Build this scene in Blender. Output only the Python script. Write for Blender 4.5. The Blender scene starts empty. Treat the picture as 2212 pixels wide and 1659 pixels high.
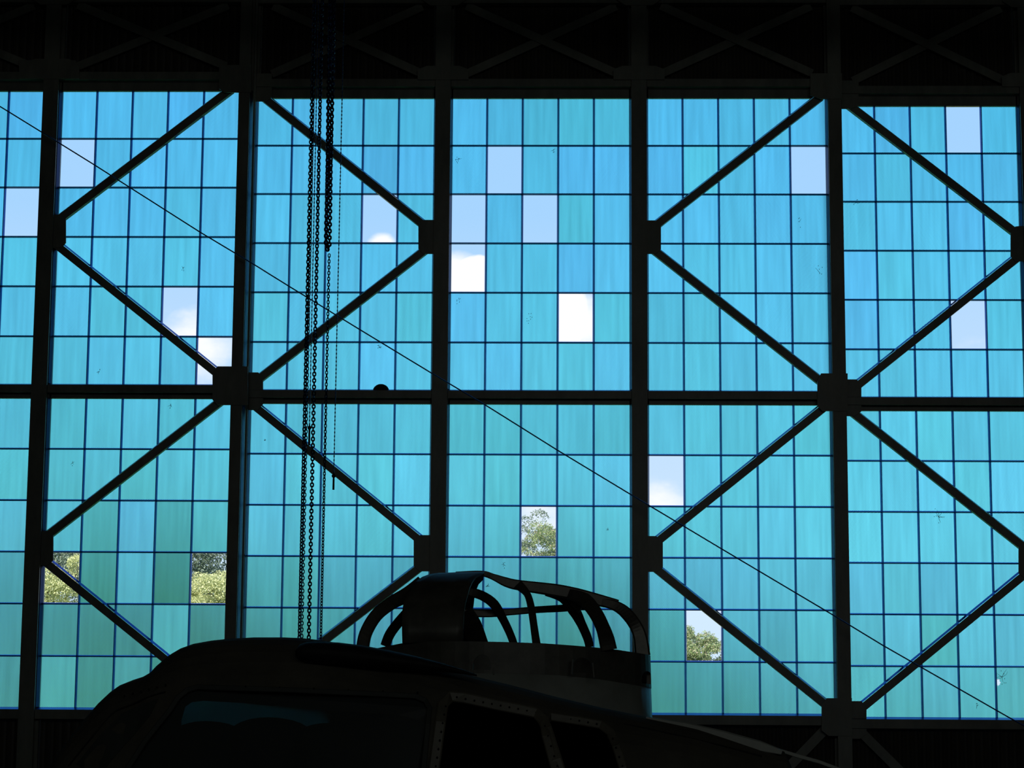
import bpy, bmesh, math, random
import numpy as np
from mathutils import Vector, Matrix
random.seed(7)
sc = bpy.context.scene
COL = sc.collection
PI = math.pi
# ------------------------------------------------------------------ camera
F, CX, CY = 5000.0, 1106.0, 829.5
YAW, PIT, ROL = -0.02305298, 0.16013125, 0.00649848
CAM = Vector((0.0, 0.0, 1.6))
_f = Vector((math.sin(YAW)*math.cos(PIT), math.cos(YAW)*math.cos(PIT), math.sin(PIT)))
_r = Vector((math.cos(YAW), -math.sin(YAW), 0.0))
_u = _r.cross(_f)
CR = _r*math.cos(ROL) + _u*math.sin(ROL)
CU = -_r*math.sin(ROL) + _u*math.cos(ROL)
def at(px, py, Y):
    """world point on the plane y = Y seen at photo pixel (px, py)"""
    d = _f + CR*((px-CX)/F) + CU*((CY-py)/F)
    return CAM + d*((Y-CAM.y)/d.y)
cd = bpy.data.cameras.new('camera'); cam = bpy.data.objects.new('camera', cd); COL.objects.link(cam)
cd.sensor_fit = 'HORIZONTAL'; cd.sensor_width = 36.0; cd.lens = 36.0*F/2212.0
cd.clip_start = 0.1; cd.clip_end = 3000
cam.matrix_world = Matrix(((CR.x, CU.x, -_f.x, CAM.x), (CR.y, CU.y, -_f.y, CAM.y), (CR.z, CU.z, -_f.z, CAM.z), (0, 0, 0, 1)))
sc.camera = cam
# ------------------------------------------------------------------ world: blue sky with clouds low over the horizon
w = bpy.data.worlds.new('sky'); sc.world = w; w.use_nodes = True
nt = w.node_tree; N = nt.nodes; L = nt.links; N.clear()
def nd(nodes, typ, **kw):
    n = nodes.new(typ)
    for k, v in kw.items(): setattr(n, k, v)
    return n
def mth(nodes, links, op, a, b=None, c=None, clamp=False):
    n = nodes.new('ShaderNodeMath'); n.operation = op; n.use_clamp = clamp
    for i, v in enumerate((a, b, c)):
        if v is None: continue
        if isinstance(v, (int, float)): n.inputs[i].default_value = v
        else: links.new(v, n.inputs[i])
    return n.outputs[0]
tc = nd(N, 'ShaderNodeTexCoord'); gen = tc.outputs['Generated']
sep = nd(N, 'ShaderNodeSeparateXYZ'); L.new(gen, sep.inputs[0])
ramp = nd(N, 'ShaderNodeValToRGB'); L.new(sep.outputs[2], ramp.inputs[0])
e = ramp.color_ramp.elements
e[0].position = 0.0; e[0].color = (.62, .80, 1.0, 1)
e[1].position = 1.0; e[1].color = (.09, .22, .60, 1)
for p, c in ((.06, (.66, .84, 1.0, 1)), (.125, (.57, .77, 1.0, 1)), (.185, (.49, .72, 1.0, 1)), (.23, (.39, .668, 1.0, 1)), (.3, (.37, .65, 1.0, 1)), (.5, (.22, .45, .88, 1))):
    x = e.new(p); x.color = c
mp = nd(N, 'ShaderNodeMapping'); mp.inputs['Scale'].default_value = (1, 1, 1.8); L.new(gen, mp.inputs[0])
nz = nd(N, 'ShaderNodeTexNoise'); nz.inputs['Scale'].default_value = 22; nz.inputs['Detail'].default_value = 7; nz.inputs['Roughness'].default_value = .55
L.new(mp.outputs[0], nz.inputs[0])
nz2 = nd(N, 'ShaderNodeTexNoise'); nz2.inputs['Scale'].default_value = 3.2; nz2.inputs['Detail'].default_value = 3
L.new(mp.outputs[0], nz2.inputs[0])
base = mth(N, L, 'ADD', mth(N, L, 'MULTIPLY', nz2.outputs[0], 1.1), mth(N, L, 'MULTIPLY', sep.outputs[2], -1.6))   # thinner with elevation
clouds = [((983, 622), .0125, 1.4), ((1045, 636), .0118, 1.15), ((1250, 700), .016, 1.2), ((822, 535), .0058, 1.25), ((1120, 670), .02, .9), ((400, 715), .024, .42), ((480, 800), .022, .6), ((1425, 1085), .014, .5), ((1180, 1130), .025, .6), ((2100, 780), .02, .35)]
dens = base
for (c, rad, amp) in clouds:
    d = (at(c[0], c[1], 1.0) - CAM).normalized()
    vd = nd(N, 'ShaderNodeVectorMath', operation='DISTANCE'); L.new(gen, vd.inputs[0]); vd.inputs[1].default_value = d
    t = mth(N, L, 'SUBTRACT', 1.0, mth(N, L, 'DIVIDE', vd.outputs['Value'], rad*1.5), clamp=True)
    t = mth(N, L, 'MULTIPLY', mth(N, L, 'POWER', t, .6), amp)
    dens = mth(N, L, 'ADD', dens, t)
dens = mth(N, L, 'ADD', dens, mth(N, L, 'MULTIPLY', mth(N, L, 'SUBTRACT', nz.outputs[0], .5), 1.3))
mr = nd(N, 'ShaderNodeMapRange', interpolation_type='SMOOTHSTEP'); L.new(dens, mr.inputs[0])
mr.inputs['From Min'].default_value = .66; mr.inputs['From Max'].default_value = 1.12
mixc = nd(N, 'ShaderNodeMix', data_type='RGBA'); L.new(mr.outputs[0], mixc.inputs['Factor']); L.new(ramp.outputs[0], mixc.inputs['A']); mixc.inputs['B'].default_value = (1.0, 1.02, 1.06, 1)
bg = nd(N, 'ShaderNodeBackground'); L.new(mixc.outputs['Result'], bg.inputs[0]); bg.inputs[1].default_value = 1.0
wo = nd(N, 'ShaderNodeOutputWorld'); L.new(bg.outputs[0], wo.inputs[0])
# sun, high behind the hangar's back, lights the trees outside
sd = bpy.data.lights.new('sun', 'SUN'); sd.energy = 7.0; sd.angle = .01; sd.color = (1, .95, .84)
so = bpy.data.objects.new('sun', sd); COL.objects.link(so); so.rotation_euler = (math.radians(33), 0, math.radians(-28))
# unseen fill light added high at the rear, brightens steel and aircraft facing the camera
ld = bpy.data.lights.new('rear_fill', 'AREA'); ld.shape = 'RECTANGLE'; ld.size = 16; ld.size_y = 4; ld.energy = 250; ld.color = (.94, 1, .92)
lo = bpy.data.objects.new('rear_fill', ld); COL.objects.link(lo); lo.location = (3, -11.5, 8.5); lo.rotation_euler = (math.radians(82), 0, 0)
sc.view_settings.view_transform = 'Standard'; sc.view_settings.look = 'None'; sc.view_settings.gamma = 1; sc.view_settings.exposure = 0
sc.view_settings.use_curve_mapping = False
# ------------------------------------------------------------------ materials
def mat(name):
    m = bpy.data.materials.new(name); m.use_nodes = True; m.node_tree.nodes.clear()
    return m, m.node_tree.nodes, m.node_tree.links
def paint(name, c1, c2, scale=6, rough=.5, metal=0.0, bump=.15, spec=.5, stretch=(1, 1, 1), coat=0):
    m, n, l = mat(name)
    t = nd(n, 'ShaderNodeTexCoord'); g = nd(n, 'ShaderNodeMapping'); g.inputs['Scale'].default_value = stretch; l.new(t.outputs['Object'], g.inputs[0])
    z = nd(n, 'ShaderNodeTexNoise'); z.inputs['Scale'].default_value = scale; z.inputs['Detail'].default_value = 8; z.inputs['Roughness'].default_value = .65; l.new(g.outputs[0], z.inputs[0])
    r = nd(n, 'ShaderNodeValToRGB'); r.color_ramp.elements[0].position = .35; r.color_ramp.elements[1].position = .68
    r.color_ramp.elements[0].color = (*c1, 1); r.color_ramp.elements[1].color = (*c2, 1); l.new(z.outputs[0], r.inputs[0])
    b = nd(n, 'ShaderNodeBsdfPrincipled'); l.new(r.outputs[0], b.inputs['Base Color']); b.inputs['Roughness'].default_value = rough; b.inputs['Metallic'].default_value = metal
    b.inputs['Specular IOR Level'].default_value = spec
    if bump:
        bp = nd(n, 'ShaderNodeBump'); bp.inputs['Strength'].default_value = bump; bp.inputs['Distance'].default_value = .01; l.new(z.outputs[0], bp.inputs['Height']); l.new(bp.outputs[0], b.inputs['Normal'])
    o = nd(n, 'ShaderNodeOutputMaterial'); l.new(b.outputs[0], o.inputs[0])
    return m
M = {}
M['steel'] = paint('frame_steel', (.11, .115, .10), (.21, .21, .18), 3, .42, .0, .2, stretch=(1, 1, .35))
M['rail'] = paint('window_bar_blue_fringe', (.02, .10, .62), (.03, .14, .75), 8, .28, 1.0, .05)  # blue base puts lens glow and colour fringe into the bars
M['edge_dark'] = paint('navy_fringe_edge', (.002, .010, .05), (.003, .014, .07), 8, .35, 1.0, .05)  # navy stands for the fringe of light beside the posts
M['rail_v'] = paint('window_bar_navy_fringe', (.004, .05, .22), (.006, .07, .30), 8, .3, 1.0, .05)  # upright bars: same lens fringe in the colour, kept darker
M['edge'] = paint('blue_fringe_edge', (.005, .035, .28), (.008, .045, .34), 8, .35, 1.0, .05)  # blue stands for the glowing fringe along rail and brace edges
M['siding'] = paint('corrugated_siding', (.035, .033, .03), (.07, .062, .052), 2.5, .6, 0, .1, stretch=(1, 1, .2))
M['wall'] = paint('dark_wall', (.06, .06, .055), (.09, .085, .075), .8, .9)
M['floor'] = paint('concrete', (.10, .10, .095), (.17, .165, .155), .7, .75)
M['roof'] = paint('roof_boards', (.03, .03, .028), (.055, .052, .048), 1.5, .9)
M['chain'] = paint('chain_steel', (.007, .02, .085), (.010, .028, .11), 40, .42, .85, 0)  # blue tint of lens flare mixed into the steel colour
M['cable'] = paint('cable_steel', (.02, .08, .25), (.03, .10, .32), 20, .4, .8, 0)
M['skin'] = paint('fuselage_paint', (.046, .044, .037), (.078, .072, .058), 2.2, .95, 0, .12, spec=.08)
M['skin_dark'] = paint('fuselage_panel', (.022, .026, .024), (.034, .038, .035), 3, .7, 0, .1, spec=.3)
M['trim'] = paint('window_trim', (.050, .046, .034), (.085, .076, .056), 9, .5, 0, .15)
M['black'] = paint('black_rubber', (.006, .006, .006), (.012, .012, .012), 6, .7, 0, .1, spec=.2)
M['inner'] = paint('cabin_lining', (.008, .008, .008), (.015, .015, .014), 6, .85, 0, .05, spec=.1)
M['turret'] = paint('canopy_frame_paint', (.04, .038, .033), (.08, .074, .06), 10, .38, .2, .1)
M['tub'] = paint('tub_paint', (.040, .040, .034), (.085, .083, .070), 7, .5, 0, .2)
M['tub_light'] = paint('tub_skirt_paint', (.19, .20, .185), (.25, .265, .245), 4, .45, 0, .1)
M['bark'] = paint('bark', (.10, .08, .06), (.22, .19, .15), 8, .9)
M['grass'] = paint('grass_ground', (.10, .16, .05), (.22, .26, .10), .4, .95)
M['crack'] = paint('crack', (.004, .012, .02), (.01, .02, .03), 6, .6, 0, 0)
M['tyre'] = paint('tyre', (.012, .012, .012), (.02, .02, .02), 20, .8)
# patterned wired glass, tinted; obj.color = (hue, brightness, pattern, roughness)
m, n, l = mat('wired_pattern_glass')
oi = nd(n, 'ShaderNodeObjectInfo'); sp = nd(n, 'ShaderNodeSeparateColor'); l.new(oi.outputs['Color'], sp.inputs[0])
mx = nd(n, 'ShaderNodeMix', data_type='RGBA'); l.new(sp.outputs[0], mx.inputs['Factor'])
mx.inputs['A'].default_value = (.442, .885, .862, 1); mx.inputs['B'].default_value = (.468, .858, .950, 1)
t = nd(n, 'ShaderNodeTexCoord')
waves = []
rotv = nd(n, 'ShaderNodeVectorRotate', rotation_type='Y_AXIS'); l.new(t.outputs['Object'], rotv.inputs[0])
l.new(mth(n, l, 'MULTIPLY', mth(n, l, 'SUBTRACT', oi.outputs['Random'], .5), .5), rotv.inputs['Angle'])
k = 2*PI/.0160
for a in (0, PI/3, 2*PI/3):
    dt = nd(n, 'ShaderNodeVectorMath', operation='DOT_PRODUCT'); l.new(rotv.outputs[0], dt.inputs[0]); dt.inputs[1].default_value = (k*math.cos(a), 0, k*math.sin(a))
    waves.append(mth(n, l, 'COSINE', dt.outputs['Value']))
w1_ = mth(n, l, 'FRACT', mth(n, l, 'MULTIPLY', oi.outputs['Random'], 7.31))
hexp = mth(n, l, 'ADD', mth(n, l, 'ADD', mth(n, l, 'MULTIPLY', waves[0], .8), mth(n, l, 'MULTIPLY', waves[1], mth(n, l, 'ADD', mth(n, l, 'MULTIPLY', w1_, 1.0), .35))), mth(n, l, 'MULTIPLY', waves[2], mth(n, l, 'SUBTRACT', 1.7, w1_)))            # -1.5 .. 3
gp = nd(n, 'ShaderNodeMapping'); gp.inputs['Scale'].default_value = (14, 14, .8); l.new(t.outputs['Object'], gp.inputs[0])
ofs = nd(n, 'ShaderNodeVectorMath', operation='ADD'); l.new(gp.outputs[0], ofs.inputs[0])
cmb = nd(n, 'ShaderNodeCombineXYZ'); l.new(mth(n, l, 'MULTIPLY', oi.outputs['Random'], 97), cmb.inputs[0]); l.new(mth(n, l, 'MULTIPLY', oi.outputs['Random'], 41), cmb.inputs[2]); l.new(cmb.outputs[0], ofs.inputs[1])
st = nd(n, 'ShaderNodeTexNoise'); st.inputs['Scale'].default_value = 1; st.inputs['Detail'].default_value = 3; l.new(ofs.outputs[0], st.inputs[0])
bl = nd(n, 'ShaderNodeTexNoise'); bl.inputs['Scale'].default_value = 3; bl.inputs['Detail'].default_value = 2
of2 = nd(n, 'ShaderNodeVectorMath', operation='ADD'); l.new(t.outputs['Object'], of2.inputs[0]); l.new(cmb.outputs[0], of2.inputs[1]); l.new(of2.outputs[0], bl.inputs[0])
pamp = mth(n, l, 'MULTIPLY', sp.outputs[2], mth(n, l, 'MULTIPLY', bl.outputs[0], .10))
f1 = mth(n, l, 'ADD', 1.0, mth(n, l, 'MULTIPLY', hexp, pamp))
f2 = mth(n, l, 'ADD', .86, mth(n, l, 'MULTIPLY', st.outputs[0], .26))
f3 = mth(n, l, 'MULTIPLY', mth(n, l, 'MULTIPLY', f1, f2), sp.outputs[1])
# tint only, the surface itself scatters
vm = nd(n, 'ShaderNodeVectorMath', operation='SCALE'); l.new(mx.outputs['Result'], vm.inputs[0]); l.new(f3, vm.inputs['Scale'])
rf = nd(n, 'ShaderNodeBsdfRefraction'); rf.inputs['IOR'].default_value = 1.45; l.new(vm.outputs[0], rf.inputs['Color']); l.new(oi.outputs['Alpha'], rf.inputs['Roughness'])
o = nd(n, 'ShaderNodeOutputMaterial'); l.new(rf.outputs[0], o.inputs[0]); M['glass'] = m
# dirty cabin plexiglass
m, n, l = mat('cabin_plexiglass')
a1 = nd(n, 'ShaderNodeBsdfTranslucent'); a1.inputs[0].default_value = (.62, .85, .82, 1)
a2 = nd(n, 'ShaderNodeBsdfTransparent'); a2.inputs[0].default_value = (.14, .22, .22, 1)
ms = nd(n, 'ShaderNodeMixShader'); ms.inputs[0].default_value = .5; l.new(a1.outputs[0], ms.inputs[1]); l.new(a2.outputs[0], ms.inputs[2])
o = nd(n, 'ShaderNodeOutputMaterial'); l.new(ms.outputs[0], o.inputs[0]); M['plexi'] = m
m, n, l = mat('smoked_cabin_glass')
a1 = nd(n, 'ShaderNodeBsdfGlossy'); a1.inputs[0].default_value = (.04, .04, .04, 1); a1.inputs['Roughness'].default_value = .15
a2 = nd(n, 'ShaderNodeBsdfTransparent'); a2.inputs[0].default_value = (.85, .88, .88, 1)
ms = nd(n, 'ShaderNodeMixShader'); ms.inputs[0].default_value = .9; l.new(a1.outputs[0], ms.inputs[1]); l.new(a2.outputs[0], ms.inputs[2])
d_ = nd(n, 'ShaderNodeBsdfDiffuse'); d_.inputs[0].default_value = (.10, .12, .12, 1); m2_ = nd(n, 'ShaderNodeMixShader'); m2_.inputs[0].default_value = .18; l.new(ms.outputs[0], m2_.inputs[1]); l.new(d_.outputs[0], m2_.inputs[2])
o = nd(n, 'ShaderNodeOutputMaterial'); l.new(m2_.outputs[0], o.inputs[0]); M['smoked'] = m
def leafmat(name, cols):
    m, n, l = mat(name)
    g = nd(n, 'ShaderNodeNewGeometry'); r = nd(n, 'ShaderNodeValToRGB'); l.new(g.outputs['Random Per Island'], r.inputs[0])
    el = r.color_ramp.elements; el[0].color = (*cols[0], 1); el[1].color = (*cols[-1], 1)
    for i, c in enumerate(cols[1:-1]): x = el.new((i+1)/(len(cols)-1)); x.color = (*c, 1)
    d = nd(n, 'ShaderNodeBsdfDiffuse'); l.new(r.outputs[0], d.inputs[0]); tr = nd(n, 'ShaderNodeBsdfTranslucent'); l.new(r.outputs[0], tr.inputs[0])
    x = nd(n, 'ShaderNodeMixShader'); x.inputs[0].default_value = .3; l.new(d.outputs[0], x.inputs[1]); l.new(tr.outputs[0], x.inputs[2])
    o = nd(n, 'ShaderNodeOutputMaterial'); l.new(x.outputs[0], o.inputs[0]); return m
M['leaf_bright'] = leafmat('yellow_green_leaves', [(.40, .44, .20), (.60, .62, .30), (.80, .80, .50), (.55, .58, .28)])
M['leaf_bloom'] = leafmat('green_leaves_with_pink_bloom', [(.20, .28, .14), (.32, .40, .17), (.42, .50, .24), (.30, .36, .24), (.38, .46, .22), (.70, .52, .42)])
M['leaf_dark'] = leafmat('dark_green_leaves', [(.18, .24, .17), (.27, .33, .24), (.36, .41, .32)])
# ------------------------------------------------------------------ helpers
def finish(o, label=None, cat=None, group=None, kind=None):
    if label: o['label'] = label
    if cat: o['category'] = cat
    if group: o['group'] = group
    if kind: o['kind'] = kind
    return o
def mk(name, bm, m, parent=None, smooth=False, **kw):
    me = bpy.data.meshes.new(name)
    if isinstance(bm, bmesh.types.BMesh):
        bmesh.ops.recalc_face_normals(bm, faces=bm.faces); bm.to_mesh(me); bm.free()
    else: me = bm
    if not me.materials: me.materials.append(m)
    if smooth:
        for p in me.polygons: p.use_smooth = True
    o = bpy.data.objects.new(name, me); COL.objects.link(o)
    if parent: o.parent = parent
    return finish(o, **kw)
def empty(name, loc=(0, 0, 0), **kw):
    o = bpy.data.objects.new(name, None); COL.objects.link(o); o.location = loc; o.empty_display_size = .2
    return finish(o, **kw)
def box(bm, x0, x1, y0, y1, z0, z1):
    v = [bm.verts.new((x, y, z)) for x in (x0, x1) for y in (y0, y1) for z in (z0, z1)]
    for f in ((0, 1, 3, 2), (4, 6, 7, 5), (0, 4, 5, 1), (2, 3, 7, 6), (0, 2, 6, 4), (1, 5, 7, 3)): bm.faces.new([v[i] for i in f])
    return v
def boxo(name, x0, x1, y0, y1, z0, z1, m, parent=None, **kw):
    bm = bmesh.new(); box(bm, x0, x1, y0, y1, z0, z1); return mk(name, bm, m, parent, **kw)
def prism(bm, pts, y0, y1):
    """pts: (x,z) outline extruded in y"""
    a = [bm.verts.new((p[0], y0, p[1])) for p in pts]; b = [bm.verts.new((p[0], y1, p[1])) for p in pts]
    bm.faces.new(a); bm.faces.new(b[::-1])
    for i in range(len(pts)): j = (i+1) % len(pts); bm.faces.new((a[i], b[i], b[j], a[j]))
def strip(bm, pts, widths, depth):
    """rectangular bar swept along 3-D points: width lies in the xz plane, depth in y"""
    rings = []
    for i, p in enumerate(pts):
        a = pts[max(i-1, 0)]; b = pts[min(i+1, len(pts)-1)]
        d = Vector((b.x-a.x, 0, b.z-a.z))
        if d.length < 1e-6: d = Vector((0, 0, 1))
        d.normalize(); s = Vector((-d.z, 0, d.x))*(widths[i] if hasattr(widths, '__len__') else widths)*.5; y = Vector((0, depth*.5, 0))
        c = .25
        rings.append([bm.verts.new(p+q) for q in (s*(1-c)-y, s-y*(1-c)*.8, s+y, -s+y, -s-y*(1-c)*.8, -s*(1-c)-y)])
    for r0, r1 in zip(rings, rings[1:]):
        for i in range(6): bm.faces.new((r0[i], r0[(i+1) % 6], r1[(i+1) % 6], r1[i]))
    bm.faces.new(rings[0]); bm.faces.new(rings[-1][::-1])
def tube(bm, pts, r, seg=8):
    rings = []
    for i, p in enumerate(pts):
        a = pts[max(i-1, 0)]; b = pts[min(i+1, len(pts)-1)]; d = (b-a).normalized()
        u = d.cross(Vector((0, 1, 0)));  u = u if u.length > .1 else d.cross(Vector((1, 0, 0))); u.normalize(); v = d.cross(u)
        rr = r[i] if hasattr(r, '__len__') else r
        rings.append([bm.verts.new(p+(u*math.cos(2*PI*k/seg)+v*math.sin(2*PI*k/seg))*rr) for k in range(seg)])
    for r0, r1 in zip(rings, rings[1:]):
        for i in range(seg): bm.faces.new((r0[i], r0[(i+1) % seg], r1[(i+1) % seg], r1[i]))
    bm.faces.new(rings[0]); bm.faces.new(rings[-1][::-1])
def interp(tab, x):
    if x <= tab[0][0]: return tab[0][1]
    for (a, u), (b, v) in zip(tab, tab[1:]):
        if x <= b: return u+(v-u)*(x-a)/(b-a)
    return tab[-1][1]
def boolean(bm_a, cutters):
    """difference of meshes, returns a new mesh datablock"""
    me = bpy.data.meshes.new('tmp'); bmesh.ops.recalc_face_normals(bm_a, faces=bm_a.faces); bm_a.to_mesh(me); bm_a.free()
    ob = bpy.data.objects.new('tmp', me); COL.objects.link(ob); tmp = []
    for c in cutters:
        mc = bpy.data.meshes.new('tmpc'); bmesh.ops.recalc_face_normals(c, faces=c.faces); c.to_mesh(mc); c.free()
        oc = bpy.data.objects.new('tmpc', mc); COL.objects.link(oc); tmp.append(oc)
        md = ob.modifiers.new('b', 'BOOLEAN'); md.operation = 'DIFFERENCE'; md.object = oc; md.solver = 'EXACT'
    dg = bpy.context.evaluated_depsgraph_get(); dg.update()
    out = bpy.data.meshes.new_from_object(ob.evaluated_get(dg))
    for oo in tmp+[ob]: bpy.data.objects.remove(oo, do_unlink=True)
    return out
# ------------------------------------------------------------------ room shell
def shell(name, *a, m, label):
    return boxo(name, *a, m, kind='structure', label=label)
CEIL = 12.6
shell('floor', -19, 19, -13, 30.6, -.2, 0, m=M['floor'], label='dark concrete hangar floor below the frame')
shell('ceiling', -19, 19, -13, 30.9, CEIL, CEIL+.25, m=M['roof'], label='dark hangar roof deck above the doors')
shell('wall_left', -19.3, -19, -13, 30.9, 0, CEIL, m=M['wall'], label='dark side wall of the hangar, left')
shell('wall_right', 19, 19.3, -13, 30.9, 0, CEIL, m=M['wall'], label='dark side wall of the hangar, right')
shell('wall_back', -19, 19, -13.3, -13, 0, CEIL, m=M['wall'], label='dark rear wall of the hangar behind the viewer')
# ------------------------------------------------------------------ the three sliding hangar door leaves
S = 0.9964252617
MU = [.588, 1.066, 1.544, 2.021]
ZR = [z+1.6 for z in (8.7203, 8.0698, 7.4049, 6.7356, 6.0688, 5.4001, 4.7666, 4.5742, 3.9137, 3.2414, 2.573, 1.9043, 1.2353, 0.5834)]
PW = 2.6203*S
# bar profiles (local): bevelled towards the room so their sloping sides catch the light of the panes
def bar_mesh(name, length, width, depth, axis):
    bm = bmesh.new(); wv, ap = width/2, width*.13
    prof = [(-wv, .008), (wv, .008), (wv, 0), (ap, -depth), (-ap, -depth), (-wv, 0)]
    ends = []
    for e_ in (0, length):
        ends.append([bm.verts.new((a, y, e_) if axis == 'z' else (e_, y, a)) for a, y in prof])
    for i in range(6): bm.faces.new((ends[0][i], ends[0][(i+1) % 6], ends[1][(i+1) % 6], ends[1][i]))
    bm.faces.new(ends[0]); bm.faces.new(ends[1][::-1])
    bmesh.ops.recalc_face_normals(bm, faces=bm.faces)
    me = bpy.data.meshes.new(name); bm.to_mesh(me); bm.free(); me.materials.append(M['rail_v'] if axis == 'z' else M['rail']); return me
glazing_w = (2.492-.128)*S
ME_VU = bar_mesh('vertical_bar', ZR[0]-ZR[6], .032, .040, 'z')
ME_VL = bar_mesh('vertical_bar', ZR[7]-ZR[13], .032, .040, 'z')
ME_H = bar_mesh('horizontal_bar', glazing_w, .0265, .036, 'x')
bm = bmesh.new(); box(bm, -.2365, .2365, -.003, .003, -.3325, .3325); ME_P = bpy.data.meshes.new('pane'); bmesh.ops.recalc_face_normals(bm, faces=bm.faces); bm.to_mesh(ME_P); bm.free(); ME_P.materials.append(M['glass'])
# corrugated sheet
def corrugated(bm, x0, x1, y, z0, z1, pitch=.105, d=.018):
    n_ = max(2, int(round((x1-x0)/pitch*4))); rows = []
    for z in (z0, z1):
        rows.append([bm.verts.new((x0+(x1-x0)*i/n_, y+d*math.sin(i*PI/2+.3), z)) for i in range(n_+1)])
        rows.append([bm.verts.new((x0+(x1-x0)*i/n_, y+d*math.sin(i*PI/2+.3)+.004, z)) for i in range(n_+1)])
    a, a2, b, b2 = rows
    for i in range(n_):
        bm.faces.new((a[i], a[i+1], b[i+1], b[i])); bm.faces.new((a2[i+1], a2[i], b2[i], b2[i+1]))
        bm.faces.new((a[i+1], a[i], a2[i], a2[i+1])); bm.faces.new((b[i], b[i+1], b2[i+1], b2[i]))
    bm.faces.new((a[0], b[0], b2[0], a2[0])); bm.faces.new((a[-1], a2[-1], b2[-1], b[-1]))
leaves = [
    dict(name='door_1', X=-6.8266, Z=.0184, Y=29.7265, bays=(-1, 0), first=0,
         label='left sliding hangar door leaf, two bays of blue glass panes ending at the chains'),
    dict(name='door_2', X=.1003-4.36*S, Z=0, Y=30.0, bays=(0, 1, 2), first=0,
         label='middle sliding hangar door leaf, three bays of blue glass panes behind the chains'),
    dict(name='door_3', X=3.5681, Z=-.0308, Y=30.2715, bays=(0, 1), first=0,
         label='right sliding hangar door leaf, blue glass panes right of the wide steel post'),
]
missing = {('door_1', -1, 4, 2), ('door_1', 0, 0, 1), ('door_1', 0, 3, 4), ('door_1', 0, 4, 5), ('door_1', 0, 0, 9), ('door_1', 0, 4, 9),
           ('door_2', 0, 3, 2), ('door_2', 1, 1, 1), ('door_2', 1, 0, 2), ('door_2', 1, 2, 2), ('door_2', 1, 0, 3), ('door_2', 1, 3, 4), ('door_2', 1, 2, 8),
           ('door_2', 2, 4, 1), ('door_2', 2, 0, 7), ('door_2', 2, 1, 10), ('door_3', 0, 3, 0), ('door_3', 0, 3, 4)}
# hue, brightness, pattern, roughness of singled-out panes
special = {('door_1', 0, 2, 8): (1, 1.05, 1.0, .42), ('door_1', 0, 2, 9): (.8, 1.06, 1.3, .45), ('door_1', 0, 3, 10): (.55, 1.05, .9, .48), ('door_1', 0, 0, 11): (.6, 1.05, 1.5, .45),
           ('door_1', 0, 0, 8): (.5, 1.04, 1.1, .5), ('door_1', 0, 3, 8): (0, .93, .8, .34), ('door_1', 0, 3, 9): (0, .88, .8, .30), ('door_1', 0, 1, 9): (0, .93, .6, .32), ('door_1', 0, 1, 8): (.0, .95, .7, .36),
           ('door_1', 0, 4, 1): (.7, 1.03, 1.1, .5), ('door_1', 0, 2, 11): (.75, 1.0, .4, .45), ('door_2', 0, 1, 9): (0, .93, .6, .32), ('door_2', 0, 1, 10): (0, .93, .6, .3),
           ('door_2', 0, 1, 8): (.5, 1.03, 1.1, .5), ('door_2', 1, 3, 0): (0, .98, 1.3, .5), ('door_2', 1, 4, 0): (.1, .98, 1.2, .5), ('door_2', 2, 1, 1): (.05, 1.05, 1.0, .5),
           ('door_2', 1, 3, 3): (1, .99, .7, .5), ('door_2', 1, 2, 0): (.15, .96, .5, .5), ('door_2', 0, 3, 1): (.9, .94, .4, .5), ('door_3', 0, 0, 3): (1, 1.02, .2, .5),
           ('door_3', 0, 0, 4): (1, .99, .6, .5), ('door_3', 0, 2, 10): (.1, .97, .3, .45), ('door_3', 0, 0, 11): (.5, 1.04, 1.7, .5), ('door_2', 1, 0, 4): (.9, 1.02, 1.1, .5),
           ('door_2', 0, 3, 5): (.85, 1.06, 1.0, .5), ('door_2', 1, 1, 5): (.8, 1.03, 1.3, .5), ('door_2', 1, 3, 2): (.05, .98, .5, .5), ('door_1', -1, 4, 0): (.95, .98, .5, .5)}
rng = random.Random(11)
pane_obj = {}
def zc(r):   # pane centre height of row r
    return {0: (ZR[0]+ZR[1])/2, 5: (ZR[5]+ZR[6])/2, 6: (ZR[7]+ZR[8])/2, 11: (ZR[12]+ZR[13])/2}.get(r, (ZR[r]+ZR[r+1])/2 if r < 6 else (ZR[r+1]+ZR[r+2])/2)
def gusset(door, pts, Y, y0, y1):
    """plate outline given as photo pixels on the leaf plane"""
    bm = bmesh.new(); P = [at(px, py, Y) for px, py in pts]; prism(bm, [(p.x, p.z) for p in P], y0, y1)
    mk('gusset_plate', bm, M['steel'], door)
def brace(door, p, q, Y, wd=.128, ext=.10, name='diagonal_brace'):
    a, b = at(*p, Y), at(*q, Y); d = (b-a).normalized(); a = a-d*ext; b = b+d*ext
    bm = bmesh.new(); s = Vector((-d.z, 0, d.x))*wd/2
    # angle section: flat leg towards the room, standing leg behind
    up_ = 1 if s.z > 0 else -1
    for off0, off1, y0, y1 in (((-1, .55, -.115, -.095) if up_ > 0 else (-.55, 1, -.115, -.095)), (-up_, -.8*up_, -.095, -.035)):
        v = [bm.verts.new(c+s*o_+Vector((0, y, 0))) for c in (a, b) for o_ in (off0, off1) for y in (y0, y1)]
        for f in ((0, 1, 3, 2), (4, 6, 7, 5), (0, 4, 5, 1), (2, 3, 7, 6), (0, 2, 6, 4), (1, 5, 7, 3)): bm.faces.new([v[i] for i in f])
    mk(name, bm, M['steel'], door)
    bm = bmesh.new(); su = s*up_; wedge(bm, a+su, b+su, su.normalized(), .022, -.035, -.112); mk('edge_fringe', bm, M['edge'], door)
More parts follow.
